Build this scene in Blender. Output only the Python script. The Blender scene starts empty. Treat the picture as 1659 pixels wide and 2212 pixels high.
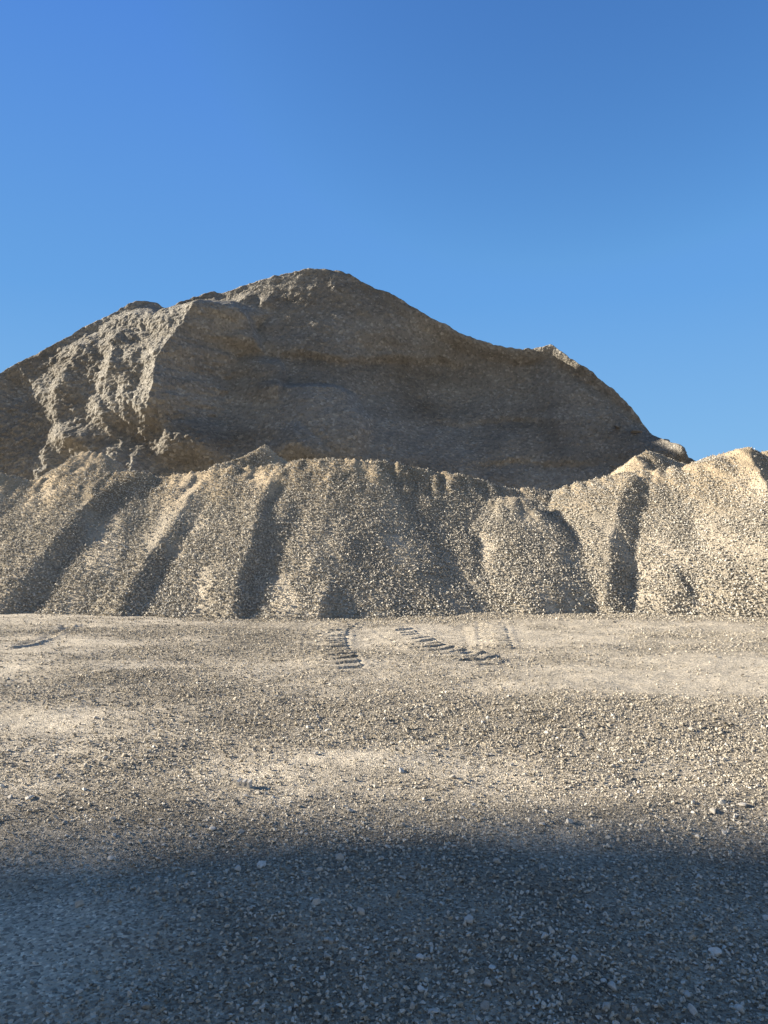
import bpy, bmesh, math
import numpy as np

rng = np.random.default_rng(7)
scene = bpy.context.scene
COL = scene.collection
R = math.radians

# ------------------------------------------------------------------ measures
EYE = 1.6                 # camera height (m)
FPX = 1550.0              # focal length on a 1659 x 2212 reading of the photograph
HOR = 1150.0              # horizon row on that reading
SUN_EL = R(20)
SUN_AZ = R(8.0)           # the sun stands to the left (-x) and this far beyond (+y)
SUN_DIR = np.array([-math.cos(SUN_EL) * math.cos(SUN_AZ), math.cos(SUN_EL) * math.sin(SUN_AZ), math.sin(SUN_EL)])


def W(u, v, Y):
    """metres from a reading of the photograph and a depth"""
    return np.array([(u - 829.5) / FPX * Y, Y, EYE + (HOR - v) / FPX * Y])


# ------------------------------------------------------------------ noise
_T = np.random.default_rng(99).random(1 << 16)


def _h(ix, iy, iz):
    h = (ix * 73856093) ^ (iy * 19349663) ^ (iz * 83492791)
    h = (h ^ (h >> 13)) * 1274126177
    return _T[(h ^ (h >> 16)) & 0xFFFF]


def vnoise(x, y, z=None):
    x, y = np.broadcast_arrays(np.asarray(x, float), np.asarray(y, float))
    z = np.zeros_like(x) if z is None else np.broadcast_to(np.asarray(z, float), x.shape)
    ix, iy, iz = (np.floor(q).astype(np.int64) for q in (x, y, z))
    fx, fy, fz = x - ix, y - iy, z - iz
    fx, fy, fz = (f * f * f * (f * (f * 6 - 15) + 10) for f in (fx, fy, fz))
    r = 0
    for a in (0, 1):
        wa = fx if a else 1 - fx
        for b in (0, 1):
            wb = fy if b else 1 - fy
            for c in (0, 1):
                wc = fz if c else 1 - fz
                r = r + wa * wb * wc * _h(ix + a, iy + b, iz + c)
    return r * 2 - 1


def fbm(x, y, z=None, octaves=4, gain=0.5):
    r, a, f = 0, 1.0, 1.0
    zz = 0 if z is None else z
    for k in range(octaves):
        r = r + a * vnoise(x * f + 17.3 * k, y * f + 5.1 * k, np.asarray(zz) * f + 9.7 * k)
        a *= gain
        f *= 2.03
    return r


def sm(e0, e1, x):
    t = np.clip((x - e0) / (e1 - e0), 0, 1)
    return t * t * (3 - 2 * t)


# ------------------------------------------------------------------ node helpers
def new_mat(name):
    m = bpy.data.materials.new(name)
    m.use_nodes = True
    nt = m.node_tree
    for n in list(nt.nodes):
        nt.nodes.remove(n)
    out = nt.nodes.new('ShaderNodeOutputMaterial')
    b = nt.nodes.new('ShaderNodeBsdfPrincipled')
    b.inputs['Roughness'].default_value = 0.95
    b.inputs['Specular IOR Level'].default_value = 0.15
    nt.links.new(b.outputs[0], out.inputs[0])
    return m, nt, b


def N(nt, typ, **kw):
    n = nt.nodes.new(typ)
    for k, v in kw.items():
        setattr(n, k, v)
    return n


def mixc(nt, fac, a, b, mode='MIX'):
    n = N(nt, 'ShaderNodeMix', data_type='RGBA', blend_type=mode)
    for sock, val in ((n.inputs[0], fac), (n.inputs[6], a), (n.inputs[7], b)):
        if hasattr(val, 'links'):
            nt.links.new(val, sock)
        else:
            sock.default_value = val if not isinstance(val, tuple) else (*val, 1)
    return n.outputs[2]


def ramp(nt, fac, stops):
    n = N(nt, 'ShaderNodeValToRGB')
    e = n.color_ramp.elements
    e[0].position, e[0].color = stops[0][0], (*stops[0][1], 1)
    e[1].position, e[1].color = stops[-1][0], (*stops[-1][1], 1)
    for p, c in stops[1:-1]:
        q = e.new(p)
        q.color = (*c, 1)
    nt.links.new(fac, n.inputs[0])
    return n.outputs[0]


def noise(nt, co, scale, detail=4, rough=0.55):
    n = N(nt, 'ShaderNodeTexNoise')
    n.inputs['Scale'].default_value = scale
    n.inputs['Detail'].default_value = detail
    n.inputs['Roughness'].default_value = rough
    nt.links.new(co, n.inputs['Vector'])
    return n.outputs['Fac']


def gravel_material(name, sand_lo, sand_hi, grit_scale, bump_dist, bump_strength, stones, big_scale=0.7, speck=0.5, sp=0.62, crust=False):
    """base sand/dust and the stones lying on it, told apart by the mesh attributes 'stone' (0/1) and 'tone' (0..1)"""
    m, nt, b = new_mat(name)
    L = nt.links
    co = N(nt, 'ShaderNodeTexCoord').outputs['Object']
    at = N(nt, 'ShaderNodeAttribute', attribute_name='tone').outputs['Fac']
    st = N(nt, 'ShaderNodeAttribute', attribute_name='stone').outputs['Fac']
    fine = noise(nt, co, grit_scale, 3, 0.7)
    big = noise(nt, co, big_scale, 5, 0.6)
    sand = mixc(nt, at, sand_lo, sand_hi)
    sand = mixc(nt, 0.35, sand, ramp(nt, big, [(0.3, tuple(c * 0.72 for c in sand_lo)), (0.7, tuple(min(c * 1.15, 1) for c in sand_hi))]))
    vor = N(nt, 'ShaderNodeTexVoronoi')
    vor.inputs['Scale'].default_value = grit_scale * 0.55
    L.new(co, vor.inputs['Vector'])
    cell = N(nt, 'ShaderNodeSeparateColor')
    L.new(vor.outputs['Color'], cell.inputs[0])
    grit = ramp(nt, cell.outputs[0], [(0.0, (sp, sp, sp)), (0.5, (1.0, 1.0, 1.0)), (0.85, (1.1, 1.09, 1.07)), (1.0, (1.7, 1.7, 1.72))])
    sand = mixc(nt, speck, sand, mixc(nt, 1.0, sand, grit, 'MULTIPLY'))
    if crust:
        zz = N(nt, 'ShaderNodeSeparateXYZ')
        L.new(co, zz.inputs[0])
        hz_ = N(nt, 'ShaderNodeMath', operation='MULTIPLY_ADD')
        L.new(noise(nt, co, 1.6, 4), hz_.inputs[0])
        hz_.inputs[1].default_value = 1.6
        L.new(zz.outputs[2], hz_.inputs[2])
        mr = N(nt, 'ShaderNodeMapRange')
        mr.inputs['From Min'].default_value = 2.7
        mr.inputs['From Max'].default_value = 3.7
        L.new(hz_.outputs[0], mr.inputs['Value'])
        sand = mixc(nt, mr.outputs[0], sand, mixc(nt, 1.0, sand, (1.0, 0.92, 0.80), 'MULTIPLY'))
    sc = ramp(nt, at, stones)
    sc = mixc(nt, 0.5, sc, mixc(nt, 1.0, sc, ramp(nt, noise(nt, co, grit_scale * 1.5, 2), [(0.3, (0.75, 0.75, 0.75)), (0.7, (1.2, 1.2, 1.2))]), 'MULTIPLY'))
    L.new(mixc(nt, st, sand, sc), b.inputs['Base Color'])
    hgt = N(nt, 'ShaderNodeMath', operation='ADD')
    L.new(fine, hgt.inputs[0])
    L.new(vor.outputs['Distance'], hgt.inputs[1])
    bp = N(nt, 'ShaderNodeBump')
    bp.inputs['Distance'].default_value = bump_dist
    bp.inputs['Strength'].default_value = bump_strength
    L.new(hgt.outputs[0], bp.inputs['Height'])
    L.new(bp.outputs[0], b.inputs['Normal'])
    return m


STONES = [(0.0, (0.17, 0.155, 0.13)), (0.3, (0.33, 0.295, 0.24)), (0.6, (0.50, 0.445, 0.355)), (0.88, (0.61, 0.55, 0.45)), (1.0, (0.76, 0.71, 0.62))]
STONES_H = [(0.0, (0.25, 0.235, 0.21)), (0.4, (0.51, 0.475, 0.41)), (0.75, (0.66, 0.615, 0.53)), (1.0, (0.80, 0.76, 0.68))]
STONES_B = [(0.0, (0.20, 0.18, 0.155)), (0.5, (0.34, 0.305, 0.255)), (0.85, (0.45, 0.41, 0.35)), (1.0, (0.66, 0.63, 0.58))]
M_GROUND = gravel_material('gravelly_ground', (0.235, 0.205, 0.16), (0.67, 0.59, 0.465), 150, 0.008, 1.0, STONES, 1.2, 1.0, 0.42)
M_HEAP = gravel_material('heap_gravel', (0.34, 0.30, 0.235), (0.62, 0.54, 0.42), 45, 0.02, 0.9, STONES_H, 0.9, 0.5, crust=True)
M_HILL = gravel_material('stockpile_gravel', (0.20, 0.175, 0.14), (0.37, 0.35, 0.31), 17, 0.05, 0.9, STONES_B, 0.25, 0.7)


def stone_material():
    m, nt, b = new_mat('pale_stone')
    co = N(nt, 'ShaderNodeTexCoord').outputs['Object']
    rnd = N(nt, 'ShaderNodeObjectInfo').outputs['Random']
    c = ramp(nt, rnd, [(0.0, (0.36, 0.335, 0.29)), (0.4, (0.52, 0.48, 0.42)), (1.0, (0.74, 0.71, 0.65))])
    mott = ramp(nt, noise(nt, co, 4.0, 5, 0.65), [(0.3, (0.72, 0.71, 0.69)), (0.65, (1.1, 1.1, 1.1))])
    nt.links.new(mixc(nt, 1.0, c, mott, 'MULTIPLY'), b.inputs['Base Color'])
    bp = N(nt, 'ShaderNodeBump')
    bp.inputs['Distance'].default_value = 0.0015
    bp.inputs['Strength'].default_value = 0.6
    nt.links.new(noise(nt, co, 5.0, 5, 0.7), bp.inputs['Height'])
    nt.links.new(bp.outputs[0], b.inputs['Normal'])
    return m


M_STONE = stone_material()


# ------------------------------------------------------------------ mesh building
def hull_proto(seed, npts, flat):
    """an angular crushed stone: convex hull of points on a squashed ball; about 1 long"""
    r = np.random.default_rng(seed)
    p = r.normal(size=(npts, 3))
    p /= np.linalg.norm(p, axis=1)[:, None]
    p *= r.uniform(0.78, 1.0, (npts, 1))
    p *= np.array([0.5, 0.5 * r.uniform(0.62, 0.9), 0.5 * flat])
    bm = bmesh.new()
    for q in p:
        bm.verts.new(q)
    bmesh.ops.convex_hull(bm, input=bm.verts)
    loose = [v for v in bm.verts if not v.link_faces]
    bmesh.ops.delete(bm, geom=loose, context='VERTS')
    bmesh.ops.triangulate(bm, faces=bm.faces)
    bmesh.ops.recalc_face_normals(bm, faces=bm.faces)
    bm.normal_update()
    bm.verts.index_update()
    V = np.array([v.co[:] for v in bm.verts])
    F = np.array([[v.index for v in f.verts] for f in bm.faces])
    bm.free()
    return V, F


PROTO = [hull_proto(s, 9, f) for s, f in zip(range(14), np.linspace(0.45, 0.92, 14))]
PROTO_BIG = [hull_proto(100 + s, 18, f) for s, f in zip(range(14), np.linspace(0.42, 0.8, 14))]


def rotations(n, tilt=1.0):
    """random rotation matrices; small tilt keeps stones lying flat"""
    a = rng.uniform(0, 2 * np.pi, n)
    b = rng.normal(0, tilt, n)
    c = rng.uniform(0, 2 * np.pi, n)
    ca, sa, cb, sb, cc, sc = np.cos(a), np.sin(a), np.cos(b), np.sin(b), np.cos(c), np.sin(c)
    z, o = np.zeros(n), np.ones(n)
    Ra = np.stack([ca, -sa, z, sa, ca, z, z, z, o], -1).reshape(n, 3, 3)
    Rb = np.stack([o, z, z, z, cb, -sb, z, sb, cb], -1).reshape(n, 3, 3)
    Rc = np.stack([cc, -sc, z, sc, cc, z, z, z, o], -1).reshape(n, 3, 3)
    return Ra @ Rb @ Rc


def stones_geo(pos, size, tone, protos=PROTO, tilt=0.45):
    n = len(pos)
    Vs, Fs, Ts, off = [], [], [], 0
    which = rng.integers(0, len(protos), n)
    rot = rotations(n, tilt)
    for k, (pv, pf) in enumerate(protos):
        i = np.nonzero(which == k)[0]
        if not len(i):
            continue
        v = np.einsum('nij,vj->nvi', rot[i], pv) * size[i][:, None, None] + pos[i][:, None, :]
        Vs.append(v.reshape(-1, 3))
        Fs.append((pf[None] + (np.arange(len(i)) * len(pv))[:, None, None] + off).reshape(-1, 3))
        Ts.append(np.repeat(tone[i], len(pv)))
        off += len(i) * len(pv)
    return np.concatenate(Vs), np.concatenate(Fs), np.concatenate(Ts)


def grid_tris(nr, nc, keep=None):
    i = np.arange(nr * nc).reshape(nr, nc)
    a, b, c, d = i[:-1, :-1].ravel(), i[:-1, 1:].ravel(), i[1:, 1:].ravel(), i[1:, :-1].ravel()
    if keep is not None:
        k = keep.ravel()
        s = k[a] | k[b] | k[c] | k[d]
        a, b, c, d = a[s], b[s], c[s], d[s]
    return np.concatenate([np.stack([a, b, c], 1), np.stack([a, c, d], 1)])


def make_mesh(name, parts, mat, smooth_parts=()):
    """parts: list of (V, F, tone, stone flag)"""
    Vs, Fs, T, S, SM, off = [], [], [], [], [], 0
    for k, (V, F, t, s) in enumerate(parts):
        used = np.zeros(len(V), bool)
        used[F.ravel()] = True
        remap = np.cumsum(used) - 1
        V, t, F = V[used], t[used], remap[F]
        Vs.append(V)
        Fs.append(F + off)
        T.append(t)
        S.append(np.full(len(V), float(s)))
        SM.append(np.full(len(F), k in smooth_parts))
        off += len(V)
    V, F = np.concatenate(Vs), np.concatenate(Fs)
    me = bpy.data.meshes.new(name)
    me.vertices.add(len(V))
    me.vertices.foreach_set('co', V.astype(np.float32).ravel())
    me.loops.add(F.size)
    me.loops.foreach_set('vertex_index', F.astype(np.int32).ravel())
    me.polygons.add(len(F))
    me.polygons.foreach_set('loop_start', np.arange(0, F.size, 3, dtype=np.int32))
    me.polygons.foreach_set('use_smooth', np.concatenate(SM))
    for nm, arr in (('tone', T), ('stone', S)):
        at = me.attributes.new(nm, 'FLOAT', 'POINT')
        at.data.foreach_set('value', np.concatenate(arr).astype(np.float32))
    me.materials.append(mat)
    me.update(calc_edges=True)
    me.validate()
    return me


def link(name, me, label=None, cat=None, group=None, kind=None):
    o = bpy.data.objects.new(name, me)
    COL.objects.link(o)
    for k, v in (('label', label), ('category', cat), ('group', group), ('kind', kind)):
        if v:
            o[k] = v
    return o


# ------------------------------------------------------------------ the ground
def seg_dist(x, y, pts):
    """distance to a polyline, the run along it and the side offset"""
    best = np.full(x.shape, 1e9)
    run = np.zeros(x.shape)
    side = np.zeros(x.shape)
    s0 = 0.0
    for (ax, ay), (bx, by) in zip(pts[:-1], pts[1:]):
        dx, dy = bx - ax, by - ay
        L = math.hypot(dx, dy)
        t = np.clip(((x - ax) * dx + (y - ay) * dy) / (L * L), 0, 1)
        qx, qy = x - (ax + t * dx), y - (ay + t * dy)
        d = np.hypot(qx, qy)
        m = d < best
        best = np.where(m, d, best)
        run = np.where(m, s0 + t * L, run)
        side = np.where(m, (dx * qy - dy * qx) / L, side)
        s0 += L
    return best, run, side


def gxy(u, v):
    Y = EYE * FPX / (v - HOR)
    return ((u - 829.5) / FPX * Y, Y)


TRACKS = [  # polylines over the ground, half width, depth, lug spacing
    ([gxy(778, 1337), gxy(735, 1348), gxy(710, 1363), gxy(703, 1382), gxy(706, 1402), gxy(716, 1425), gxy(735, 1455)], 0.33, 0.030, 0.245),
    ([gxy(838, 1352), gxy(872, 1372), gxy(915, 1392), gxy(970, 1407), gxy(1040, 1424), gxy(1110, 1437)], 0.33, 0.022, 0.245),
    ([gxy(1062, 1342), gxy(1064, 1356), gxy(1068, 1380), gxy(1075, 1410)], 0.24, 0.026, 0.24),
]
FURROWS = [([gxy(30, 1397), gxy(95, 1380), gxy(150, 1353)], 0.09, 0.05), ([gxy(140, 1352), gxy(300, 1362), gxy(480, 1364), gxy(640, 1358)], 0.10, 0.025),
           ([gxy(1018, 1352), gxy(1032, 1385), gxy(1048, 1420)], 0.10, -0.012), ([gxy(-40, 1358), gxy(60, 1356), gxy(130, 1352)], 0.08, 0.02)]


def ground_z(x, y):
    z = 0.030 * fbm(x * 0.45, y * 0.9, 3.0, 3) + 0.012 * fbm(x * 1.7, y * 3.2, 5.0, 3)
    z = z * sm(60, 20, np.abs(y)) * sm(80, 25, np.abs(x))
    near = (y > 1.0) & (y < 14.6) & (np.abs(x) < 11)
    d = np.zeros_like(z)
    xn, yn = x[near], y[near]
    dn = 0.004 * fbm(xn * 9, yn * 9, 1.0, 2) * sm(2, 4, yn)
    dn += 0.0045 * np.abs(fbm(xn * 34, yn * 34, 2.0, 2))
    for pts, hw, dep, sp in TRACKS:
        b, run, side = seg_dist(xn, yn, pts)
        total = sum(math.hypot(q[0] - p[0], q[1] - p[1]) for p, q in zip(pts[:-1], pts[1:]))
        ends = sm(0, 0.4, run) * sm(total, total - 0.5, run)
        lug = 0.5 + 0.5 * np.cos(2 * np.pi * (run + 0.25 * np.abs(side)) / sp)
        lug = sm(0.35, 0.6, lug)
        wob = 0.75 + 0.35 * fbm(xn * 3, yn * 3, 8.0, 2)
        inside = sm(hw, hw - 0.05, b)
        dn += ends * wob * (inside * (-dep * 0.4 + dep * 1.5 * lug) + 0.4 * dep * np.exp(-((b - hw - 0.05) / 0.05) ** 2))
    for pts, hw, dep in FURROWS:
        b, run, side = seg_dist(xn, yn, pts)
        wob = 0.8 + 0.5 * fbm(xn * 2.5, yn * 2.5, 4.0, 2)
        dn += wob * (-dep * np.exp(-(b / hw) ** 2) + 0.7 * dep * np.exp(-((b - hw * 1.6) / (hw * 0.6)) ** 2) * (side < 0))
    d[near] = dn
    return z + d


def gravel_density(x, y):
    """0 dusty .. 1 covered in gravel: long drifts lying across the view, a dusty track on the right, a dusty patch front left"""
    d = 0.66 + 0.6 * fbm(x * 0.4, y * 0.8, 11.0, 4, 0.6)
    d -= 0.95 * np.exp(-((x - 0.5 * (y - 8) - 4.3) / 2.4) ** 2) * np.exp(-((y - 8.0) / 1.0) ** 2)
    d -= 0.75 * np.exp(-((x - 0.6) / 1.9) ** 2 - ((y - 11.5) / 0.8) ** 2)
    d -= 0.5 * np.exp(-((x + 4.8) / 1.8) ** 2 - ((y - 10.8) / 0.5) ** 2)
    d -= 0.55 * np.exp(-((x + 5.2) / 2.0) ** 2 - ((y - 8.6) / 0.5) ** 2)
    d -= 1.25 * np.exp(-((x + 1.75) / 0.62) ** 2 - ((y - 2.7) / 0.75) ** 2)
    d += 0.30 * np.exp(-((x + 0.6) / 2.0) ** 2 - ((y - 6.2) / 1.0) ** 2)
    d += 0.6 * np.exp(-((x - 0.8) / 0.9) ** 2 - ((y - 2.4) / 0.5) ** 2) - 0.12 * sm(3.6, 3.0, y)
    return np.clip(d, 0, 1)


def axis(dense_lo, dense_hi, step_fn, far):
    a = [dense_lo]
    while a[-1] < dense_hi:
        a.append(a[-1] + step_fn(a[-1]))
    s = step_fn(a[-1])
    while a[-1] < far:
        s *= 1.35
        a.append(a[-1] + s)
    s, lo = step_fn(dense_lo), []
    q = dense_lo
    while q > -far:
        s *= 1.35
        q -= s
        lo.append(q)
    return np.array(lo[::-1] + a)


gx = axis(-9.5, 9.5, lambda q: 0.016 + 0.0035 * abs(q), 4000)
gy = axis(1.6, 14.4, lambda q: 0.010 + 0.0016 * q, 4000)
GX, GY = np.meshgrid(gx, gy)
GZ = ground_z(GX, GY)
gtone = np.clip(1.0 - 0.85 * gravel_density(GX, GY) + 0.15 * fbm(GX * 2.3, GY * 4.0, 6.0, 3), 0, 1)  # bed darkened under dense gravel to paint shaded gaps; dusty parts stay paler
gtone *= 1 - 0.35 * sm(4.2, 3.2, GY)  # bed painted darker where the cast shadow covers the foreground
gtone += 0.55 * np.exp(-((GX + 1.75) / 0.6) ** 2 - ((GY - 2.75) / 0.6) ** 2) * (0.6 + 0.6 * fbm(GX * 4, GY * 4, 2.0, 3))
gtone = np.clip(gtone, 0, 1)
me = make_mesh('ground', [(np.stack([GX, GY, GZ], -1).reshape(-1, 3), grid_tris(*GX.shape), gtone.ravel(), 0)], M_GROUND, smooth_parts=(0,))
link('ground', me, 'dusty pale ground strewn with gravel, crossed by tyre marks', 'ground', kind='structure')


def scatter_ground(per_m2, y0, y1, smin, smax, power, thin=True, margin=1.0, dens_pow=1.0):
    ym = np.linspace(y0, y1, 400)
    wid = 2 * (0.56 * ym + margin)
    n = int(per_m2 * wid.mean() * (y1 - y0))
    cdf = np.cumsum(wid)
    cdf /= cdf[-1]
    y = np.interp(rng.random(n), cdf, ym)
    x = (rng.random(n) * 2 - 1) * (0.56 * y + margin)
    if thin:
        k = rng.random(n) < np.maximum(gravel_density(x, y) ** dens_pow, 0.05)
        x, y = x[k], y[k]
    s = smin * (smax / smin) ** (rng.random(len(x)) ** power)
    return x, y, s


px_, py_, ps_ = [], [], []
for args in ((6500, 1.7, 4.4, 0.005, 0.011, 1.2), (1900, 1.7, 8.5, 0.010, 0.024, 1.7), (1500, 4.5, 13.9, 0.013, 0.036, 1.9), (90, 5.0, 13.9, 0.035, 0.060, 2.0), (260, 12.6, 14.0, 0.03, 0.065, 1.2), (330, 1.7, 5.5, 0.018, 0.036, 1.6), (420, 1.7, 3.4, 0.018, 0.034, 1.3)):
    x, y, s = scatter_ground(*args, dens_pow=1.2, margin=1.3 if args[4] < 0.015 else 2.6)
    px_.append(x); py_.append(y); ps_.append(s)
x, y, s = np.concatenate(px_), np.concatenate(py_), np.concatenate(ps_)
z = ground_z(x, y) + s * rng.uniform(0.08, 0.32, len(s))
big = np.clip((s - 0.007) / 0.014, 0, 1)
tone = np.clip(0.24 + 0.68 * big * sm(5.0, 3.4, y) + 0.36 * sm(3.2, 5, y) + rng.normal(0.05, 0.24, len(s)), 0, 1)  # tone painted by shadow zone: more contrast in shade, evenly paler in sun
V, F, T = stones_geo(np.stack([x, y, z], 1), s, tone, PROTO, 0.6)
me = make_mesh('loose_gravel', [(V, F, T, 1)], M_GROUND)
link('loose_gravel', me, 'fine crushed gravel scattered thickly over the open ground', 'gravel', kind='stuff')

# ------------------------------------------------------------------ the heaps in the front row
TAN = math.tan(R(36.5))


CREASES = [  # ridge path (u, v, depth), height, run on the left, run on the right
    ([(-110, 1000, 18.4), (-200, 1150, 15.6), (-290, 1330, 13.3)], 0.24, 2.0, 0.6),
    ([(285, 1005, 18.4), (160, 1110, 16.5), (75, 1200, 15.0), (-35, 1305, 13.6), (-80, 1340, 12.9)], 0.27, 2.1, 0.5),
    ([(445, 1010, 18.2), (355, 1133, 15.9), (285, 1240, 14.4), (225, 1320, 13.5), (195, 1345, 12.9)], 0.29, 2.0, 0.45),
    ([(600, 990, 18.3), (560, 1085, 16.5), (546, 1150, 15.4), (507, 1225, 14.4), (502, 1290, 13.6), (510, 1350, 12.8)], 0.28, 1.7, 0.28),
    ([(720, 1215, 14.7), (693, 1285, 13.7), (686, 1341, 12.9)], 0.36, 1.1, 0.26),
    ([(1190, 1230, 14.4), (1205, 1280, 13.8), (1230, 1335, 13.1)], 0.10, 1.0, 0.22),
    ([(1372, 1003, 18.4), (1328, 1090, 16.5), (1310, 1240, 14.3), (1308, 1342, 13.0)], 0.48, 3.4, 0.5),
    ([(1420, 1175, 15.2), (1462, 1235, 14.4), (1520, 1300, 13.6)], 0.13, 0.9, 0.12),
    ([(1600, 966, 18.6), (1628, 1050, 17.0), (1664, 1130, 15.8), (1740, 1340, 13.0)], 0.95, 3.4, 0.8),
]
CREASES = [(np.array([W(*q)[:2] for q in ln][::-1]), a, wl, wr) for ln, a, wl, wr in CREASES]


def creases(x, y):
    """height added by the slanting ridges of the tipped loads, and how near one stands to a ridge on its sunny side"""
    g = np.full(x.shape, -0.12)
    near = np.zeros(x.shape)
    wob = 0.05 * fbm(x * 0.4, y * 1.6, 61.0, 3)
    for P, a, wl, wr in CREASES:
        du = x - np.interp(y, P[:, 1], P[:, 0]) + wob
        gate = sm(P[-1, 1] - 0.05, P[-1, 1] - 1.1, y) * sm(P[0, 1] - 2.0, P[0, 1] + 0.3, y)
        wdg = np.clip(np.where(du < 0, 1 + du / wl, 1 - du / wr), 0, 1)
        g = g + a * gate * wdg * (1.1 - 0.65 * np.clip((y - P[0, 1]) / (P[-1, 1] - P[0, 1]), 0, 1))
        near = np.maximum(near, gate * np.where(du < 0.05, np.clip(1 + du / 0.9, 0, 1), 0))
    return g, near


class Heap:
    def __init__(self, lines, k=TAN, seed=0, rough=1.0, back=0.6, front=True):
        pts = []
        for ln in lines:
            P = [W(*q) for q in ln]
            if len(P) == 1:
                pts.append(P[0])
            for a, b in zip(P[:-1], P[1:]):
                n = max(2, int(np.linalg.norm(b - a) / 0.12))
                for t in np.linspace(0, 1, n):
                    pts.append(a + (b - a) * t)
        self.p = np.array(pts)
        self.k, self.seed, self.rough, self.back, self.front = k, seed, rough, back, front
        r = self.p[:, 2].max() / k + 0.5
        self.box = (self.p[:, 0].min() - r, self.p[:, 0].max() + r, self.p[:, 1].min() - r, self.p[:, 1].max() + r)
        self.top = self.p[:, 2].max()
        self.yback = self.p[:, 1].max() + back

    def z(self, x, y):
        s = self.seed
        wx = x + 0.04 * fbm(x * 0.8, y * 0.8, s, 3)
        wy = y + 0.07 * fbm(x * 0.8, y * 0.8, s + 40, 3)
        h = np.full(x.shape, -9.0)
        for px, py, pz in self.p:
            h = np.maximum(h, pz - self.k * np.hypot(wx - px, wy - py))
        if self.front:
            h = h + creases(x, y)[0] * sm(-0.6, 0.5, h)
        lo = sm(-0.3, 1.2, h)
        h = h + lo * self.rough * (0.024 * fbm(x * 1.3, y * 0.8, s + 3, 3))
        # crusted, crumbling upper rim
        up = sm(0.60, 0.85, h / self.top) * sm(1.02, 0.93, h / self.top)
        h = h + up * self.rough * (0.035 * fbm(x * 5.5, y * 1.6, s + 7, 3) - 0.01)
        h = h + 0.012 * fbm(x * 13, y * 13, s + 9, 2)
        return h - 0.02


def crest(u0, u1, Y=18.35, du=0.0):
    pts = [(-260, 985), (-100, 998), (0, 1009), (80, 1021), (130, 1009), (200, 1003), (290, 1003), (330, 1015), (400, 1006), (480, 996), (560, 990), (600, 986), (650, 979), (720, 975), (780, 979),
           (900, 996), (1000, 1011), (1100, 1039), (1190, 1047), (1250, 1029), (1360, 1002), (1420, 1000), (1480, 991), (1530, 972), (1590, 959), (1660, 961), (1860, 985)]
    P = np.array(pts, float)
    us = [u0] + [p[0] for p in pts if u0 < p[0] < u1] + [u1]
    return [(u, float(np.interp(u, P[:, 0], P[:, 1])) + du, Y) for u in us]


HEAPS = [
    ('gravel_heap', Heap([crest(-240, 95)], seed=1),
     'gravel heap at the far left edge, coarse and running out of the frame'),
    ('gravel_heap', Heap([crest(100, 325)], seed=2),
     'second gravel heap from the left, its sunlit spur slanting down to the left edge'),
    ('gravel_heap', Heap([crest(325, 505)], seed=3),
     'gravel heap with a long straight sandy spur between the left edge and the middle'),
    ('gravel_heap', Heap([crest(505, 630)], seed=4),
     'gravel heap left of centre whose narrow spur throws a deep shadow at its foot'),
    ('gravel_heap', Heap([crest(630, 800)], seed=5),
     'tall central gravel heap with a dark triangular hollow at its base'),
    ('gravel_bank', Heap([crest(790, 1290, 18.5)], seed=6, rough=1.8),
     'long brown crusted bank of gravel rising behind the rounded mounds right of centre'),
    ('gravel_mound', Heap([[(800, 1074, 17.2), (860, 1066, 17.15), (915, 1082, 17.1)]], seed=7),
     'rounded gravel mound in front of the brown bank, nearer the centre'),
    ('gravel_mound', Heap([[(1020, 1074, 17.5), (1080, 1061, 17.5), (1125, 1070, 17.5)]], seed=8),
     'rounded gravel mound in front of the brown bank, nearer the bright heap'),
    ('gravel_heap', Heap([crest(1225, 1450)], seed=9),
     'bright gravel heap right of centre, split by a sharp edge between sunlit and dark slopes'),
    ('gravel_heap', Heap([crest(1450, 1680)], seed=10),
     'tallest gravel heap of the front row, at the right edge, broad sunlit face'),
    ('gravel_heap', Heap([crest(1690, 1860)], seed=11), None),
    ('gravel_mound', Heap([[(180, 972, 21.5), (220, 973, 21.5)]], seed=12, back=1.2, front=False),
     'small round gravel mound peeping over the heaps at the left, below the great stockpile'),
    ('gravel_mound', Heap([[(1374, 983, 22.4), (1396, 971, 22.8), (1440, 986, 23.4), (1490, 1000, 24.2), (1560, 1020, 25)]], seed=14, rough=1.0, front=False),
     'small sunlit mound at the right foot of the great stockpile, behind the tallest front heap'),
    ('gravel_mound', Heap([[(470, 1000, 20.6), (530, 982, 21.3), (572, 960, 22.0)]], seed=13, back=1.0, front=False),
     'sunlit sliver of a gravel mound behind the heaps left of centre'),
]


def others_max(j, x, y):
    m = np.full(x.shape, -9.0)
    for i, (_, h, _) in enumerate(HEAPS):
        b = h.box
        if i != j:
            q = (x > b[0]) & (x < b[1]) & (y > b[2]) & (y < b[3])
            if q.any():
                m[q] = np.maximum(m[q], h.z(x[q], y[q]))
    return m


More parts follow.
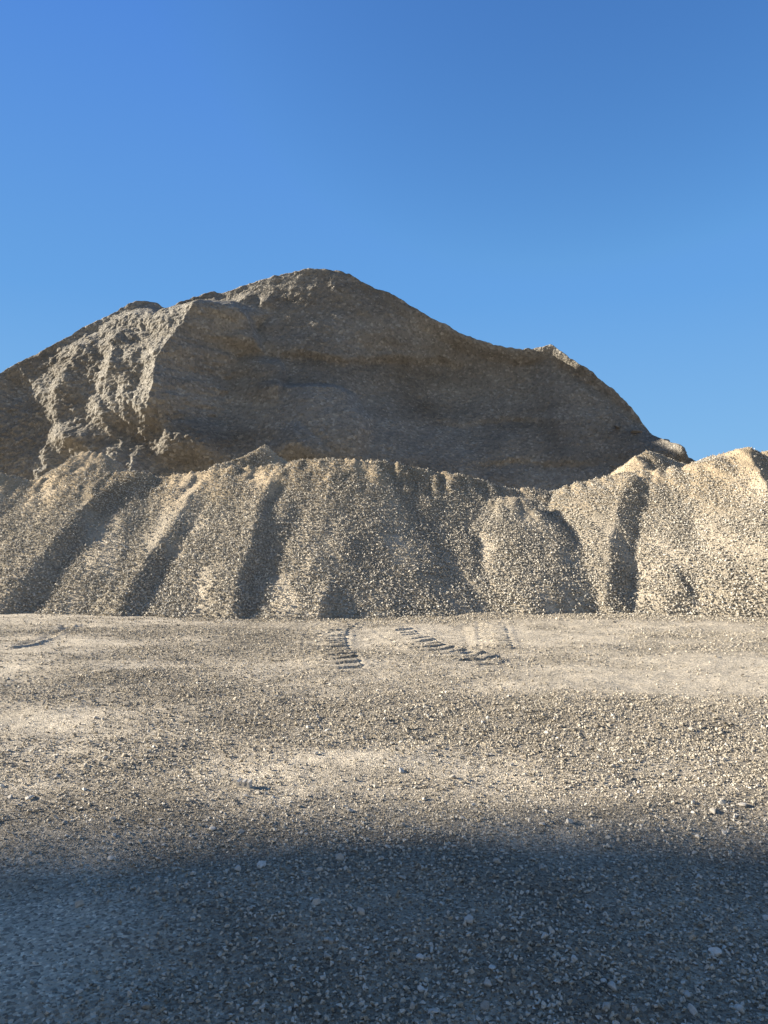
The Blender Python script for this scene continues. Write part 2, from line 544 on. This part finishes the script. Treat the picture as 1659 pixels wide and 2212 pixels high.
for j, (nm, hp, label) in enumerate(HEAPS):
    x0, x1, y0, y1 = hp.box
    step = 0.05
    X, Y = np.meshgrid(np.arange(x0, x1, step), np.arange(y0, y1, step))
    Z = hp.z(X, Y)
    fines = np.clip(0.5 + 0.5 * fbm(X * 1.1 + 0.3 * Y, Y * 0.45, hp.seed + 20.0, 3) + 0.25 * (Z / hp.top - 0.4), 0, 1)
    base = (np.stack([X, Y, np.maximum(Z, -0.3)], -1).reshape(-1, 3), grid_tris(*X.shape, keep=(Z > -0.2)), np.clip((fines - 0.42) * 1.9, 0, 1).ravel(), 0)  # coarse areas get a darker base, painting shade into the gaps between stones
    # stones over the visible side
    area = (x1 - x0) * (min(hp.yback, y1) - y0)
    n = int(area * 1400)
    sx, sy = rng.uniform(x0, x1, n), rng.uniform(y0, min(hp.yback, y1), n)
    inview = np.abs(sx) < 0.56 * sy + 1.2
    sx, sy = sx[inview], sy[inview]
    sz = hp.z(sx, sy)
    k = (sz > -0.02)
    sx, sy, sz = sx[k], sy[k], sz[k]
    fn = 0.5 + 0.5 * fbm(sx * 1.1 + 0.3 * sy, sy * 0.45, hp.seed + 20.0, 3) + 0.25 * (sz / hp.top - 0.4)
    streak = 0.5 * fbm(sx * 2.6 + 0.8 * sy, sy * 0.7, hp.seed + 31.0, 3)
    cover = -0.5 * creases(sx, sy)[1] * (1 if hp.front else 0) * (0.6 + 0.5 * fbm(sx * 3, sy * 0.8, 5.0, 2)) + np.clip(1.15 - 0.85 * sm(0.55, 1.0, fn + streak) - (0.75 if hp.rough > 1.4 else 0.45) * sm(0.7, 0.88, sz / hp.top), 0.15, 1)
    k = rng.random(len(sx)) < cover
    sx, sy, sz = sx[k], sy[k], sz[k]
    k = sz > others_max(j, sx, sy) - 0.03
    sx, sy, sz = sx[k], sy[k], sz[k]
    size = 0.028 * (0.072 / 0.028) ** (rng.random(len(sx)) ** 1.5) * (1.12 - 0.28 * sz / hp.top)
    e = 0.03
    gxn, gyn = (hp.z(sx + e, sy) - sz) / e, (hp.z(sx, sy + e) - sz) / e
    nn = np.stack([-gxn, -gyn, np.ones_like(gxn)], 1)
    nn /= np.linalg.norm(nn, axis=1)[:, None]
    pos = np.stack([sx, sy, sz], 1) + nn * (size * rng.uniform(0.08, 0.5, len(size)))[:, None]
    tone = np.clip(rng.normal(0.5, 0.25, len(size)), 0, 1)
    V, F, T = stones_geo(pos, size, tone, PROTO, 1.0)
    me = make_mesh(nm, [base, (V, F, T, 1)], M_HEAP, smooth_parts=(0,))
    link(nm, me, label or 'gravel heap beyond the right edge, only its lower left skirt in view', 'gravel heap', 'gravel heaps along the front row')

# ------------------------------------------------------------------ the great stockpile behind
CREST = np.array([(-900, 1090), (-600, 1010), (-300, 915), (-120, 855), (0, 803), (60, 773), (130, 736), (190, 702), (235, 681), (262, 664), (290, 654), (318, 651), (340, 655), (360, 669), (385, 655),
                  (425, 640), (462, 628), (478, 633), (500, 628), (560, 604), (640, 586), (690, 580), (725, 583), (755, 592), (790, 612), (850, 638), (920, 679), (1000, 721), (1060, 741),
                  (1118, 756), (1150, 753), (1190, 745), (1215, 759), (1250, 785), (1285, 808), (1320, 838), (1352, 866), (1378, 900), (1395, 925), (1415, 948), (1440, 956), (1452, 970), (1490, 989), (1560, 1030), (1660, 1085), (1800, 1150)], float)
s_ = np.concatenate([np.linspace(-900, -120, 90), np.arange(-118, 1500, 2.4), np.linspace(1503, 1800, 50)])
t_f = np.linspace(0, 1, 380)
U, Tt = np.meshgrid(s_, t_f)
vc = np.interp(U, CREST[:, 0], CREST[:, 1])
Yc = np.interp(U, [-900, 0, 300, 450, 1150, 1300, 1400, 1500, 1800], [30, 31.5, 33, 34, 34, 33.0, 32.0, 30.0, 28])
Zc = EYE + (HOR - vc) / FPX * Yc
Xc = (U - 829.5) / FPX * Yc
Yb = Yc - Zc / (1.55 + 0.25 * sm(420, 200, U))
prof = 0.6 * Tt + 0.4 * (1 - (1 - Tt) ** 1.6)
Xf = Xc
Yf = Yb + (Yc - Yb) * prof
Zf = Zc * Tt - 0.3 * (1 - Tt)
Uu = Xf / Yf * FPX + 829.5
Vv = HOR - (Zf - EYE) / Yf * FPX


def line_u(pts):
    p = np.array(pts, float)
    return np.interp(Vv, p[:, 1], p[:, 0])


rim = sm(1.0, 0.93, Tt)                        # leave the crest line where it is
prot = np.zeros_like(U)
w1 = 7 * fbm(Zf * 1.3, Xf * 0.5, 2.0, 4, 0.6)


def wedge(du, wl, wr):
    """a straight-sided rib: rises over wl from the left, drops over wr to the right"""
    return np.clip(np.where(du < 0, 1 + du / wl, 1 - du / wr), 0, 1)


# the big rib on the left, its flank turned to the sun
prot += (2.5 - 1.4 * sm(870, 970, Vv)) * sm(640, 700, Vv) * wedge(Uu - line_u([(462, 640), (458, 680), (415, 750), (380, 800), (362, 880), (332, 960), (300, 1020)]) + w1, 250, 120)
# ribs further left
prot += 0.6 * sm(700, 760, Vv) * sm(950, 840, Vv) * wedge(Uu - line_u([(250, 680), (200, 740), (165, 800), (140, 870), (120, 960)]) + 0.9 * w1, 85, 70)
prot += 0.30 * sm(715, 745, Vv) * sm(860, 790, Vv) * wedge(Uu - line_u([(268, 720), (262, 780), (258, 840)]) + 1.6 * w1, 36, 26)
prot += sm(480, 330, Uu) * sm(640, 700, Vv) * 0.15 * fbm(Xf * 0.8 + 0.5 * Zf, Zf * 0.5, 77.0, 4, 0.6)
prot += 0.8 * np.clip((30 - (Uu + w1 + 0.25 * (Vv - 850))) / 90, 0, 1)
# lumps at the foot that catch the sun
for (cu, cv, ru, rv, am) in ((446, 960, 42, 46, 1.3), (388, 955, 30, 34, 0.7), (170, 950, 40, 22, 0.8), (575, 654, 14, 12, 0.25), (532, 647, 15, 13, 0.3), (1420, 985, 55, 50, 2.0)):
    prot += am * np.exp(-((Uu - cu) / ru) ** 2 - ((Vv - cv) / rv) ** 2)
# excavated layers
ledge = lambda v0, drop: sm(v0 - 9, v0 + 9, Vv + 7 * fbm(Xf * 0.5, Zf * 0, 7.0, 4)) * np.exp(-np.clip(Vv - v0, 0, None) / drop)
prot -= 0.35 * ledge(768, 80) * sm(560, 640, Uu) * sm(1080, 930, Uu)
prot -= 0.2 * ledge(905, 50) * sm(880, 980, Uu) * sm(1260, 1150, Uu)
prot -= 0.15 * ledge(812, 40) * sm(330, 420, Uu) * sm(620, 560, Uu)
prot -= 0.2 * ledge(1000, 30) * sm(1000, 1050, Uu) * sm(1330, 1250, Uu)
# slumped pale lump in the middle
edge = line_u([(735, 826), (770, 850), (802, 900), (806, 930), (790, 980)])
prot += 0.85 * sm(822, 840, Vv) * sm(edge + 8, edge - 30, Uu) * sm(540, 700, Uu) * sm(1020, 900, Vv)
prot += 0.6 * np.clip((Vv - 905) * 1.15 - np.abs(Uu - 640), 0, 55) / 55 * sm(1010, 960, Vv)
# shoulder and shallow bowl
prot -= 1.5 * np.exp(-((Uu - 960) / 230) ** 2 - ((Vv - 830) / 110) ** 2)
du = Uu - line_u([(1195, 745), (1235, 800), (1330, 880), (1380, 940)])
prot -= 0.3 * np.exp(-((du - 22) / 26) ** 2) * sm(750, 790, Vv)
du = Uu - line_u([(480, 636), (540, 700), (556, 750), (600, 800)])
prot += 0.6 * sm(640, 690, Vv) * sm(770, 735, Vv) * np.where(du < 0, sm(-160, 0, du), sm(14, 0, du))
du = Uu - line_u([(590, 760), (610, 800), (600, 850)])
prot += 0.5 * sm(765, 790, Vv) * sm(880, 830, Vv) * np.where(du < 0, sm(-120, 0, du), sm(12, 0, du))
# roughness
n3 = lambda f, o, sd: fbm(Xf * f, Zf * f, Yf * f + sd, o)
rough = 0.16 * n3(0.35, 3, 1.0) + 0.05 * n3(1.4, 3, 4.0) + 0.025 * n3(6.0, 2, 9.0)
clump = sm(-30, 60, 520 - Uu) * 0.075 * np.abs(n3(4.5, 3, 12.0))
prot = (prot + rough + clump) * rim + (1 - rim) * 0.06 * n3(2.5, 3, 20.0)
Yf2 = Yf - prot
Zf2 = Zf + (1 - rim) * (0.05 * n3(1.4, 3, 30.0) + 0.035 * n3(5.0, 2, 31.0))
# back half, seen by nobody but there
tb = np.linspace(0, 1, 30)[1:, None]
Xb = np.repeat(Xf[-1:], 29, 0)
Yb2 = Yf2[-1:] + tb * Zc[-1:] * 1.35
Zb = Zf2[-1:] * (1 - tb) - 0.3 * tb + 0.25 * np.sin(np.pi * np.minimum(tb * 3, 1))
XX, YY, ZZ = np.concatenate([Xf, Xb]), np.concatenate([Yf2, Yb2]), np.concatenate([Zf2, Zb])
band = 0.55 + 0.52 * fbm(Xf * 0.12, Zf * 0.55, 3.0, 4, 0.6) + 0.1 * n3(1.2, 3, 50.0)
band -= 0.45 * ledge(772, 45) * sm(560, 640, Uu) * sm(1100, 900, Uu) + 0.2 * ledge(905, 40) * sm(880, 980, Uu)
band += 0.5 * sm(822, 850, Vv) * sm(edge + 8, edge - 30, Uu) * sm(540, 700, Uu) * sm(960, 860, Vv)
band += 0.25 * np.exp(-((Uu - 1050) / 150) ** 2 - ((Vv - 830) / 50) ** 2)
tonef = np.concatenate([np.clip(band, 0, 1), np.full(Xb.shape, 0.5)])
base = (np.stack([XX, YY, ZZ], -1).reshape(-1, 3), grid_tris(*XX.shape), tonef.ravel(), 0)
# stones stuck in its face
n = 62000
ii = rng.uniform(0, len(t_f) - 1.001, n)
jj = rng.uniform(np.searchsorted(s_, -118), np.searchsorted(s_, 1500), n)
i0, j0 = ii.astype(int), jj.astype(int)
fi, fj = ii - i0, jj - j0
bil = lambda A: A[i0, j0] * (1 - fi) * (1 - fj) + A[i0 + 1, j0] * fi * (1 - fj) + A[i0, j0 + 1] * (1 - fi) * fj + A[i0 + 1, j0 + 1] * fi * fj
P = np.stack([bil(Xf), bil(Yf2) - 0.01, bil(Zf2)], 1)
k = (P[:, 2] > 2.0) & (rng.random(n) < 0.45 + 0.6 * bil(band))
P = P[k]
size = 0.03 * (0.085 / 0.03) ** (rng.random(len(P)) ** 2.4)
V, F, T = stones_geo(P, size, np.clip(rng.normal(0.5, 0.28, len(P)), 0, 1), PROTO, 1.0)
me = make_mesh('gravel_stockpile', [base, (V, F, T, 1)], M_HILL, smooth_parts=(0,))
link('gravel_stockpile', me, 'great grey brown gravel stockpile with an excavated shaded face, rising behind the heaps', 'stockpile')

# ------------------------------------------------------------------ the stockpile left of the view whose shadow lies over the foreground
D = 62.0
yl = 3.28 + D * math.tan(SUN_AZ)          # the line its end wall keeps
nx, nz = 60, 140
zt = np.linspace(0, 1, nz)
Hs = 26.0
ring = []
for j_ in range(nz):
    zz = zt[j_] * Hs
    inset = 0.25 * math.sin(zz * 2.1) + 0.12 * math.sin(zz * 5.3 + 1)
    x_lo, x_hi = -D - 9 + 6 * zt[j_], -D + 4 - 4 * zt[j_]
    y_lo, y_hi = yl - 46 + 16 * zt[j_], yl + 0.05 - inset * 0.2 + min(max((zz - 22.6) * 0.65, -1.5), 1.2)
    loop = [(x_lo, y_lo), (x_hi, y_lo), (x_hi, y_lo * 0.5 + y_hi * 0.5), (x_hi, y_hi), (x_hi * 0.5 + x_lo * 0.5, y_hi), (x_lo, y_hi), (x_lo, y_lo * 0.5 + y_hi * 0.5)]
    ring.append([(a, b, zz - 0.3) for a, b in loop])
V = np.array(ring).reshape(-1, 3)
m_ = len(loop)
F = []
for j_ in range(nz - 1):
    for q in range(m_):
        a, b = j_ * m_ + q, j_ * m_ + (q + 1) % m_
        F += [(a, b, b + m_), (a, b + m_, a + m_)]
for q in range(1, m_ - 1):
    F.append(((nz - 1) * m_, (nz - 1) * m_ + q, (nz - 1) * m_ + q + 1))
me = make_mesh('cut_stockpile', [(V, np.array(F), np.full(len(V), 0.4), 0)], M_HILL)
link('cut_stockpile', me, 'tall steep cut stockpile out of view on the left, shading the foreground', 'stockpile')

# ------------------------------------------------------------------ individual stones
def proto_mesh(k, V, F):
    me = make_mesh('stone', [(V, F, np.full(len(V), 0.5), 1)], M_STONE)
    bm = bmesh.new()
    bm.from_mesh(me)
    bmesh.ops.bevel(bm, geom=bm.edges[:], offset=0.035, segments=1, affect='EDGES')
    bm.to_mesh(me)
    bm.free()
    return me


SM_ = [proto_mesh(k, V, F) for k, (V, F) in enumerate(PROTO_BIG)]
NAMED = [  # u, v, size in photo reading px, label
    (1048, 2165, 24, 'white triangular stone, pale and upright, near the bottom edge right of centre'),
    (935, 2170, 24, 'narrow pointed pale stone standing by the bottom edge left of the white triangular one'),
    (1063, 2095, 18, 'blunt pale stone just above the white triangular stone'),
    (1052, 2122, 26, 'flat pale slab of stone lying in the densest stones of the lower right'),
    (1322, 2138, 28, 'broad pale stone with a flat top in the lower right corner area'),
    (1176, 2038, 22, 'smooth oval white stone in the shaded gravel right of centre'),
    (1330, 2010, 18, 'angular pale stone lying in the shaded gravel towards the right edge'),
    (1168, 1890, 17, 'light stone standing alone just inside the shadow edge'),
    (780, 1985, 20, 'roundish pale stone in the shade near the middle of the foreground'),
    (1546, 2060, 26, 'wide white stone in the shade close to the right edge'),
    (1560, 1905, 16, 'single grey stone at the blurred shadow edge on the right'),
    (170, 1962, 22, 'dark flat stone lying in the dusty front left patch'),
    (735, 1876, 20, 'pale stone sitting on the shadow boundary near the middle'),
    (1230, 1790, 15, 'sunlit lump of stone with a long shadow right of centre'),
    (1605, 1742, 20, 'sunlit lump of rock amid dark furrows at the right edge'),
    (65, 1737, 20, 'tan sunlit stone at the left edge with a dark shadow'),
    (868, 1668, 14, 'bright small stone in the sunlit gravel near the middle'),
    (318, 2175, 26, 'dark clod near the bottom edge on the left'),
]
cand = []
for u, v, s, lab in NAMED:
    X, Y = gxy(u, v)
    cand.append((X, Y, s * Y / FPX, lab))
x, y, s = scatter_ground(34, 1.9, 6.2, 0.017, 0.045, 2.0, dens_pow=1.0, margin=0.0)
order = np.argsort(-s / y)[:282]
for i in order:
    X, Y = float(x[i]), float(y[i])
    u = X / Y * FPX + 829.5
    side = 'left' if u < 560 else ('middle' if u < 1100 else 'right')
    lab = ('pale stone among loose gravel in the shaded foreground, %s part' if Y < 3.35 else 'pale stone among sunlit gravel beyond the foreground shadow, %s part') % side
    cand.append((X, Y, float(s[i]), lab))
first = None
for q, (X, Y, S, lab) in enumerate(cand):
    if first is None:
        o = first = link('stone', SM_[0])
    else:
        o = first.copy()
        COL.objects.link(o)
        o.data = SM_[q % len(SM_)]
    zz = float(ground_z(np.array([X]), np.array([Y]))[0])
    f = rng.uniform(0.85, 1.1, 3)
    o.scale = (S * 1.4 * f[0], S * 1.4 * f[1], S * 1.35 * f[2])
    o.location = (X, Y, zz + S * 0.16)
    o.rotation_euler = (rng.normal(0, 0.25), rng.normal(0, 0.25), rng.uniform(0, 6.28))
    o['label'] = lab
    o['category'] = 'stone'
    o['group'] = 'loose stones on the gravel ground'

# the chunks that lie on the right shoulder of the stockpile
def surf_at(u, v):
    i = np.argmin((Uu - u) ** 2 + (Vv - v) ** 2)
    return float(Xf.ravel()[i]), float(Yf2.ravel()[i]), float(Zf2.ravel()[i])


for u, v, sx_, sy_, sz_, lab in ((1364, 937, 0.72, 0.5, 0.34, 'rounded boulder resting on the lower right shoulder of the stockpile'),
                                 (1330, 925, 0.6, 0.4, 0.4, 'brown clod half buried left of the rounded boulder on the stockpile'),
                                 (1437, 957, 0.55, 0.5, 0.45, 'dark boulder outlined against the sky at the right foot of the stockpile')):
    bmx = SM_[(u * 3) % len(SM_)].copy()
    X, Y, Z = surf_at(u, v)
    o = link('boulder', bmx, lab, 'boulder', 'boulders on the stockpile')
    bmx.materials.clear()
    bmx.materials.append(M_HILL)
    o.location = (X, Y - 0.12, Z + 0.05)
    o.scale = (sx_, sy_, sz_)
    o.rotation_euler = (0.2, 0.1, u * 0.7)

# the broken hollow block
bm = bmesh.new()
prof_ = [(0, 0), (1, 0), (1, 1), (0.80, 1), (0.80, 0.38), (0.60, 0.38), (0.60, 1), (0.42, 1), (0.42, 0.38), (0.2, 0.38), (0.2, 0.9), (0, 1)]
lo_ = [bm.verts.new((a - 0.5, -0.5, c)) for a, c in prof_]
hi_ = [bm.verts.new((a - 0.5, 0.5, c)) for a, c in prof_]
bm.faces.new(lo_)
bm.faces.new(hi_[::-1])
for i in range(len(prof_)):
    k = (i + 1) % len(prof_)
    bm.faces.new((lo_[k], lo_[i], hi_[i], hi_[k]))
bmesh.ops.recalc_face_normals(bm, faces=bm.faces)
bmesh.ops.bevel(bm, geom=bm.edges[:], offset=0.02, segments=2, affect='EDGES')
me = bpy.data.meshes.new('concrete_fragment')
bm.to_mesh(me)
bm.free()
me.materials.append(M_STONE)
o = link('concrete_fragment', me, 'small notched piece of broken concrete block lying in the sunlit gravel', 'rubble')
X, Y = gxy(528, 1708)
o.location = (X, Y, float(ground_z(np.array([X]), np.array([Y]))[0]) - 0.004)
o.scale = (0.085, 0.05, 0.045)
o.rotation_euler = (0.05, 0.03, R(-12))

# ------------------------------------------------------------------ light, sky, camera
w = bpy.data.worlds.new('World')
scene.world = w
w.use_nodes = True
nt = w.node_tree
bg = nt.nodes['Background']
sky = nt.nodes.new('ShaderNodeTexSky')
sky.sky_type = 'NISHITA'
sky.sun_disc = False
sky.sun_elevation = SUN_EL
sky.sun_rotation = math.atan2(SUN_DIR[0], SUN_DIR[1])
sky.altitude = 0
sky.air_density = 1.0
sky.dust_density = 0.3
sky.ozone_density = 2.5
hs = nt.nodes.new('ShaderNodeHueSaturation')
hs.inputs['Saturation'].default_value = 1.25
hs.inputs['Value'].default_value = 1.45
nt.links.new(sky.outputs[0], hs.inputs['Color'])
tc = nt.nodes.new('ShaderNodeTexCoord')
sep = nt.nodes.new('ShaderNodeSeparateXYZ')
nt.links.new(tc.outputs['Generated'], sep.inputs[0])
# sky colour cap by elevation, darkened above the frame to cut fill light
cap = ramp(nt, sep.outputs[2], [(0.0, (0.36, 0.64, 1.0)), (0.12, (0.27, 0.575, 0.98)), (0.30, (0.17, 0.46, 0.93)), (0.60, (0.10, 0.325, 0.80)), (0.80, (0.155, 0.27, 0.60)), (1.0, (0.13, 0.225, 0.47))])
low = N(nt, 'ShaderNodeMix', data_type='RGBA', blend_type='DARKEN')
low.inputs[0].default_value = 1.0
nt.links.new(hs.outputs[0], low.inputs[6])
nt.links.new(mixc(nt, 1.0, cap, (5.4, 5.4, 5.4), 'MULTIPLY'), low.inputs[7])
# warm tint added to the sky behind the viewer, making fill less blue
tint = mixc(nt, 1.0, low.outputs[2], ramp(nt, sep.outputs[2], [(0.1, (1.0, 1.03, 1.03)), (0.35, (1.0, 0.99, 1.03)), (0.6, (1.0, 0.93, 1.08))]), 'MULTIPLY')
back_fac = N(nt, 'ShaderNodeMapRange', interpolation_type='SMOOTHSTEP')
back_fac.inputs['From Min'].default_value = 0.15
back_fac.inputs['From Max'].default_value = -0.35
nt.links.new(sep.outputs[1], back_fac.inputs['Value'])
warm_back = mixc(nt, 1.0, low.outputs[2], (2.0, 0.95, 0.60), 'MULTIPLY')
nt.links.new(mixc(nt, back_fac.outputs[0], tint, warm_back), bg.inputs['Color'])
bg.inputs['Strength'].default_value = 0.15

ld = bpy.data.lights.new('sun', 'SUN')
ld.energy = 12.0
ld.angle = R(0.75)
ld.color = (1.0, 0.90, 0.745)
lo = bpy.data.objects.new('sun', ld)
COL.objects.link(lo)
from mathutils import Vector
lo.rotation_euler = Vector(SUN_DIR).to_track_quat('Z', 'Y').to_euler()
lo.location = (-20, 10, 30)

cd = bpy.data.cameras.new('camera')
cam = bpy.data.objects.new('camera', cd)
COL.objects.link(cam)
cam.location = (0, 0, EYE)
cam.rotation_euler = (R(90), 0, 0)
cd.sensor_fit = 'VERTICAL'
cd.sensor_height = 24
cd.lens = 24 * FPX / 2212
cd.shift_y = (HOR - 1106) / 2212
cd.clip_start = 0.05
cd.clip_end = 12000
scene.camera = cam

scene.view_settings.view_transform = 'Standard'
scene.view_settings.look = 'None'
scene.view_settings.exposure = 0
scene.view_settings.gamma = 1
scene.render.resolution_x, scene.render.resolution_y = 768, 1024
